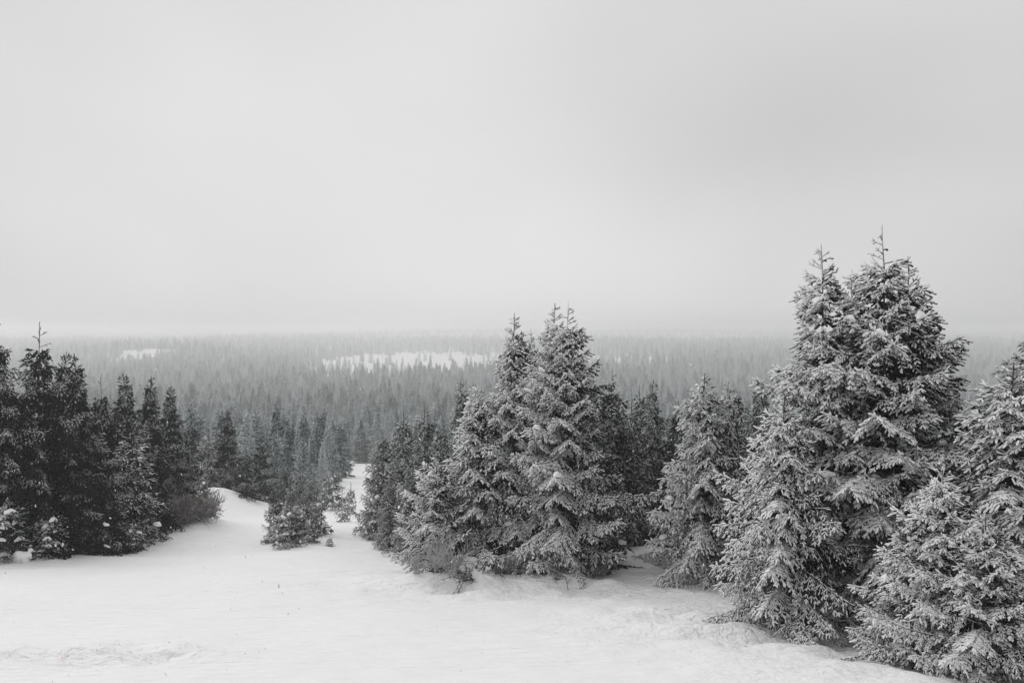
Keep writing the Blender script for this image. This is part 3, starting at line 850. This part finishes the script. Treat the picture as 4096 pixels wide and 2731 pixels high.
def bush(px, depth, seed, label, mat, name='bare_bush', dz=0.0, rot=0, cat='bush', **kw):
    V, T = gen_bush(seed, **kw)
    me = mesh_from(name, V, T, mat)
    o = link(bpy.data.objects.new(name, me))
    x = at(px, depth)
    o.location = (x, depth, gz(x, depth) - 0.08 + dz)
    o.rotation_euler = (0, 0, radians(rot))
    return tag(o, label, cat)


bush(1050, 23.2, 5, 'frost-white bush of bare upright twigs before the middle clump', M_TWIG_RIME, n_stem=7, size=1.7, spread=0.6, levels=2, r0=0.022)
bush(985, 23.6, 6, 'low frosted twigs spreading at the foot of the shouldered spruce', M_TWIG_RIME, n_stem=6, size=1.0, spread=1.1, levels=2, r0=0.018)
bush(1110, 23.1, 7, 'dark arching stems lying over the snow lip', M_TWIG_DARK, n_stem=6, size=1.2, spread=1.6, levels=2, r0=0.02, upness=0.5, droop=0.25)
bush(1325, 23.2, 8, 'dead dark twigs sticking out of the snow beside the middle clump', M_TWIG_DARK, n_stem=7, size=1.1, spread=1.2, levels=2, r0=0.016, upness=0.55, droop=0.1)
bush(1352, 24.4, 9, 'pale frosted twig tuft above the dead dark twigs', M_TWIG_RIME, n_stem=4, size=1.0, spread=0.6, levels=2, r0=0.014)
bush(405, 41.0, 10, 'big brown bush of fine frosted twigs beside the run', M_TWIG_BROWN, n_stem=30, size=2.5, spread=0.75, levels=2, r0=0.03, droop=0.12)
bush(445, 42.0, 12, 'lower brown bush leaning over the edge of the run', M_TWIG_BROWN, n_stem=22, size=1.8, spread=0.9, levels=2, r0=0.026, droop=0.15)
bush(1690, 17.2, 13, 'tiny dead twigs poking from trodden snow by the big clump', M_TWIG_DARK, n_stem=3, size=0.25, spread=1.0, levels=1, r0=0.012)

# snow heap under the frosted bush, stray marks on the slope
for px, d, sx, sz, lab in ((1062, 23.7, 0.55, 0.75, 'rounded snow heap beneath the frosted bush'), (46, 28.4, 0.38, 0.5, 'fat lump of snow at the edge of the dark clump')):
    o = link(bpy.data.objects.new('snow_heap', CLUMPS[1]))
    x = at(px, d)
    o.location = (x, d, gz(x, d) + 0.12)
    o.scale = (sx, sx * 0.8, sz)
    tag(o, lab, 'snow heap')


def scrap(name, px, d, size, mat, label, cat, n, seed):
    rng = np.random.default_rng(seed)
    Vs, Ts, off = [], [], 0
    x = at(px, d)
    for i in range(n):
        V = ICO2[0] * np.array([rng.uniform(0.5, 1.4), rng.uniform(0.4, 1.0), 0.25]) * size * rng.uniform(0.4, 1.0)
        p = rng.normal(0, 1, 2) * np.array([size * 3.5, size * 2.0]) * (i > 0)
        V = V + np.array([p[0], p[1], gz(x + p[0], d + p[1]) - gz(x, d)])
        Vs.append(V); Ts.append(ICO2[1] + off); off += len(V)
    o = link(bpy.data.objects.new(name, mesh_from(name, np.concatenate(Vs), np.concatenate(Ts), mat)))
    o.location = (x, d, gz(x, d) + 0.03)
    tag(o, label, cat)


scrap('red_mark', 143, 13.55, 0.035, M_RED, 'small splash of red colour on the churned snow', 'colour mark', 1, 1)
scrap('red_mark', 156, 13.7, 0.022, M_RED, 'smaller red spot beside the red splash on churned snow', 'colour mark', 1, 5)
scrap('red_scrap', 1112, 15.2, 0.018, M_RED, 'tiny red scrap lying on smooth snow below the middle clump', 'scrap', 1, 2)
scrap('twig_scrap', 662, 18.0, 0.03, M_TWIG_DARK, 'tiny dark twig lying on the smooth run', 'twig', 1, 3)

# ================================================================== forest beyond
rng = np.random.default_rng(4321)
CLEAR = [(-180, 1400, 190, 450, 0.06), (70, 1480, 170, 260, 0.2), (200, 1420, 110, 220, 0.3), (-650, 1400, 36, 120, 0.0), (-672, 1270, 16, 70, 0.0)]


def forest_ok(x, y):
    ok = ~((np.abs(x + 0.182 * y) < 2.3 + 0.012 * y) & (y < 190))
    ok &= ~((y < 82) & (x > -0.18 * y - 2.5) & (x < -0.18 * y + 5.5))
    ok &= ~((y < 60) & (x < -0.18 * y))
    ok &= ~((x + 23) ** 2 / 40 + (y - 55) ** 2 / 90 < 1)
    for cx, cy_, rx, ry, stray in CLEAR:
        w = 1 + 1.1 * vnoise(x / 34, y / 60, 77) + 0.6 * vnoise(x / 13, y / 25, 78)
        ok &= (((x - cx) / rx) ** 2 + ((y - cy_) / ry) ** 2 > w) | (hash2(np.floor(x * 7), np.floor(y * 7), 5) < stray)
    return ok


def scatter(y0, y1, spacing, half=1.05, jit=0.75):
    pts = []
    y = y0
    while y < y1:
        w = half * y + 20
        xs = np.arange(-w, w, spacing)
        px = xs + rng.uniform(-jit, jit, len(xs)) * spacing
        py = y + rng.uniform(-jit, jit, len(xs)) * spacing
        pts.append(np.stack([px, py], -1))
        y += spacing
    p = np.concatenate(pts)
    return p[forest_ok(p[:, 0], p[:, 1])]


A1 = scatter(48, 130, 2.9)
A2 = scatter(130, 480, 5.2)
A3 = scatter(480, 1400, 11.0)
A4 = scatter(1400, 2500, 17.0, half=1.0)
A5 = scatter(2500, 6000, 45.0, half=1.0)
ALL = np.concatenate([A1, A2, A3, A4, A5])
ok = np.ones(len(ALL), bool)
for (x, y, r) in PLANTED:
    ok &= (ALL[:, 0] - x) ** 2 + (ALL[:, 1] - y) ** 2 > 1.3 ** 2
ok &= ~((ALL[:, 1] < 52) & (ALL[:, 0] < 0))
ALL = ALL[ok]
n = len(ALL)
hgt = np.interp(ALL[:, 1], [48, 75, 120, 200, 340, 620, 1050, 3600], [4.8, 5.8, 7.0, 9.3, 13.0, 17.5, 20.0, 20.0]) * (1 + 0.24 * rng.normal(size=n)).clip(0.45, 1.5)
zg = ground(ALL[:, 0], ALL[:, 1])
rot = rng.uniform(0, 6.283, n)
idx = rng.integers(0, len(FOREST), n)
wid = rng.uniform(0.75, 1.3, n)
# which trees can be seen at all: in the frame and not hidden behind the clumps or by nearer trees
px = CX + F * ALL[:, 0] / ALL[:, 1]
ptop = HY - F * (zg + hgt) / ALL[:, 1]
order = np.argsort(ALL[:, 1])
skyline = np.full(1100, 700.0)
blk = np.full(1100, 9999.0)
for (pa, pb, tp) in ((425, 600, 400), (600, 665, 440), (655, 1024, 420), (0, 165, 380), (165, 190, 420)):
    blk[pa:pb] = tp
near_count = 0
single = np.zeros(n, bool)
for i in order:
    c = int(px[i])
    if c < 2 or c > 1021: continue
    if ptop[i] > blk[c] - 2: continue
    lo, hi = max(0, c - 1), min(1099, c + 2)
    if ptop[i] > np.min(skyline[lo:hi]) - 3: continue
    w = max(1, int(0.10 * hgt[i] * F / ALL[i, 1]))
    skyline[max(0, c - w):c + w] = np.minimum(skyline[max(0, c - w):c + w], ptop[i] + 0.25 * hgt[i] * F / ALL[i, 1])
    if near_count < 240:
        single[i] = True
        near_count += 1

FG = 'spruces of the wood beyond the run'
for i in np.nonzero(single)[0]:
    o = link(bpy.data.objects.new('forest_spruce', FOREST[idx[i]].whole))
    s = hgt[i] / 9.0
    o.location = (ALL[i, 0], ALL[i, 1], zg[i] - 0.2)
    o.rotation_euler = (0, 0, rot[i])
    o.scale = (s * wid[i], s * wid[i], s)
    tag(o, 'snow-dusted spruce standing in the dense wood beyond the run and glade', 'spruce', FG)

rest = np.nonzero(~single)[0]


def instancer(name, pts, rots, scl, ids, meshes, label, cat):
    me = bpy.data.meshes.new(name + '_points')
    me.vertices.add(len(pts))
    me.vertices.foreach_set('co', np.asarray(pts, np.float32).ravel())
    a = me.attributes.new('turn', 'FLOAT', 'POINT'); a.data.foreach_set('value', np.asarray(rots, np.float32))
    a = me.attributes.new('size', 'FLOAT_VECTOR', 'POINT'); a.data.foreach_set('vector', np.asarray(scl, np.float32).ravel())
    a = me.attributes.new('pick', 'INT', 'POINT'); a.data.foreach_set('value', np.asarray(ids, np.int32))
    o = link(bpy.data.objects.new(name, me))
    ng = bpy.data.node_groups.new(name, 'GeometryNodeTree')
    ng.interface.new_socket('Geometry', in_out='INPUT', socket_type='NodeSocketGeometry')
    ng.interface.new_socket('Geometry', in_out='OUTPUT', socket_type='NodeSocketGeometry')
    gi = ng.nodes.new('NodeGroupInput'); go = ng.nodes.new('NodeGroupOutput')
    iop = ng.nodes.new('GeometryNodeInstanceOnPoints')
    join = ng.nodes.new('GeometryNodeJoinGeometry')
    for ob in meshes:
        oi = ng.nodes.new('GeometryNodeObjectInfo'); oi.inputs['Object'].default_value = ob
        oi.transform_space = 'ORIGINAL'; oi.inputs['As Instance'].default_value = False
        g2i = ng.nodes.new('GeometryNodeGeometryToInstance')
        ng.links.new(oi.outputs['Geometry'], g2i.inputs[0]); ng.links.new(g2i.outputs[0], join.inputs[0])
    def named(nm, t):
        nd = ng.nodes.new('GeometryNodeInputNamedAttribute'); nd.data_type = t; nd.inputs['Name'].default_value = nm
        return [s for s in nd.outputs if s.name == 'Attribute' and s.enabled][0] if any(s.enabled for s in nd.outputs) else nd.outputs[0]
    cmb = ng.nodes.new('ShaderNodeCombineXYZ'); ng.links.new(named('turn', 'FLOAT'), cmb.inputs['Z'])
    e2r = ng.nodes.new('FunctionNodeEulerToRotation'); ng.links.new(cmb.outputs[0], e2r.inputs[0])
    ng.links.new(gi.outputs[0], iop.inputs['Points']); ng.links.new(join.outputs[0], iop.inputs['Instance'])
    iop.inputs['Pick Instance'].default_value = True
    ng.links.new(named('pick', 'INT'), iop.inputs['Instance Index'])
    ng.links.new(e2r.outputs[0], iop.inputs['Rotation'])
    ng.links.new(named('size', 'FLOAT_VECTOR'), iop.inputs['Scale'])
    ng.links.new(iop.outputs[0], go.inputs[0])
    md = o.modifiers.new('scatter', 'NODES'); md.node_group = ng
    return tag(o, label, cat, kind='stuff')


SRC = []
for q in range(len(FOREST)):
    i = [j for j in np.nonzero(single)[0] if idx[j] == q][0]
    SRC.append([o for o in COL.objects if o.name.startswith('forest_spruce') and o.data == FOREST[q].whole][0])
s = hgt[rest] / 9.0
instancer('forest', np.column_stack([ALL[rest], zg[rest] - 0.2]), rot[rest], np.stack([s * wid[rest], s * wid[rest], s], -1), idx[rest], SRC,
          'endless rime-grey spruce forest fading into fog across the valley', 'forest')


# bare dead trunks in and around the far clearings
def gen_snag(seed):
    rg = np.random.default_rng(seed)
    Vs, Ts, off = [], [], 0
    z = np.linspace(0, 11, 6)
    V, T = tube_geo(np.stack([rg.normal(0, 0.05, 6), rg.normal(0, 0.05, 6), z], -1), np.linspace(0.17, 0.03, 6), 5)
    Vs.append(V); Ts.append(T); off += len(V)
    for k in range(26):
        zz = rg.uniform(2.5, 10.5); a = rg.uniform(0, 6.28); L = (11.5 - zz) * 0.13 + 0.25
        p = np.array([0, 0, zz]); d = np.array([math.cos(a), math.sin(a), rg.uniform(-0.3, 0.2)])
        V, T = tube_geo(np.stack([p, p + d * L * 0.5, p + d * L - UP * 0.1]), np.array([0.045, 0.03, 0.015]), 3)
        Vs.append(V); Ts.append(T + off); off += len(V)
    return np.concatenate(Vs), np.concatenate(Ts)


snag_pts = []
while len(snag_pts) < 1100:
    c = CLEAR[0] if rng.random() < 0.75 else CLEAR[1]
    a = rng.uniform(0, 6.28); r = math.sqrt(rng.random()) * 1.25
    x, y = c[0] + math.cos(a) * r * c[2], c[1] + math.sin(a) * r * c[3]
    if y > 900 and (y < 1320 or rng.random() < 0.25): snag_pts.append((x, y))
snag_pts = np.array(snag_pts)
V, T = gen_snag(3)
zz = ground(snag_pts[:, 0], snag_pts[:, 1]) - 0.2
hs = rng.uniform(0.55, 1.25, len(snag_pts)); ra = rng.uniform(0, 6.28, len(snag_pts))
VV = np.empty((len(snag_pts), len(V), 3))
VV[..., 0] = snag_pts[:, 0, None] + (V[None, :, 0] * np.cos(ra)[:, None] - V[None, :, 1] * np.sin(ra)[:, None]) * hs[:, None]
VV[..., 1] = snag_pts[:, 1, None] + (V[None, :, 0] * np.sin(ra)[:, None] + V[None, :, 1] * np.cos(ra)[:, None]) * hs[:, None]
VV[..., 2] = zz[:, None] + V[None, :, 2] * hs[:, None]
TT = (np.arange(len(snag_pts))[:, None, None] * len(V) + T[None]).reshape(-1, 3)
o = link(bpy.data.objects.new('dead_forest', mesh_from('dead_forest', VV.reshape(-1, 3), TT, M_DEAD)))
tag(o, 'thin bare dead trunks scattered over the far snowy clearing', 'dead trees', kind='stuff')

# ================================================================== falling snow
rng = np.random.default_rng(99)
nfl = 4200
P = np.column_stack([rng.uniform(-14, 14, nfl), rng.uniform(4, 20, nfl), rng.uniform(-8, 0.0, nfl)])
P = P[P[:, 2] > ground(P[:, 0], P[:, 1]) + 0.1]
nfl = len(P)
base = ico(1)
rad = rng.gamma(4.0, 0.0011, nfl).clip(0.0015, 0.006)
fall = norm(np.array([0.35, 0.0, -1.0]) + rng.normal(0, 0.22, (nfl, 3)))
B = base[0][None] * rad[:, None, None] * (1 + 0.35 * rng.normal(size=(nfl, len(base[0]), 1)).clip(-1, 1))
B = B + fall[:, None, :] * (B @ fall[:, :, None]) * rng.uniform(0.4, 1.6, nfl)[:, None, None]
V = (P[:, None] + B).reshape(-1, 3)
T = (np.arange(nfl)[:, None, None] * len(base[0]) + base[1][None]).reshape(-1, 3)
o = link(bpy.data.objects.new('falling_snow', mesh_from('falling_snow', V, T, M_FLAKE)))
tag(o, 'loose snowflakes drifting through the air over the slope', 'snowflakes', kind='stuff')

# ================================================================== haze
zmin = -82.0
zmax = 24.0
hx0, hx1, hy0, hy1 = -4900.0, 4900.0, -34.0, 6300.0
Vb = [(x, y, z) for z in (zmin, zmax) for y in (hy0, hy1) for x in (hx0, hx1)]
Qb = [(0, 2, 3, 1), (4, 5, 7, 6), (0, 1, 5, 4), (2, 6, 7, 3), (0, 4, 6, 2), (1, 3, 7, 5)]
mh, nt = new_mat('haze')
k = NT(nt)
out = k.n('ShaderNodeOutputMaterial')
pv = k.n('ShaderNodeVolumePrincipled')
pv.inputs['Density'].default_value = 0.00076
pv.inputs['Color'].default_value = (0.99, 0.99, 0.99, 1)
pv.inputs['Anisotropy'].default_value = 0.5
k.l(pv.outputs[0], out.inputs['Volume'])
o = link(bpy.data.objects.new('haze', mesh_from('haze', Vb, Qb, mh, smooth=False)))
tag(o, 'pale snow-laden haze filling the valley air', 'haze', kind='stuff')

tot = sum(len(me.polygons) * (2 if me.name.startswith('snow_ground') else 1) for me in bpy.data.meshes)
print('TRIS', tot, {a: b.tris for a, b in TPL.items()}, [f.tris for f in FOREST], 'forest', len(rest), 'single', int(single.sum()), 'zrange', ground(ALL[:, 0], ALL[:, 1]).min(), (zg + hgt).max())
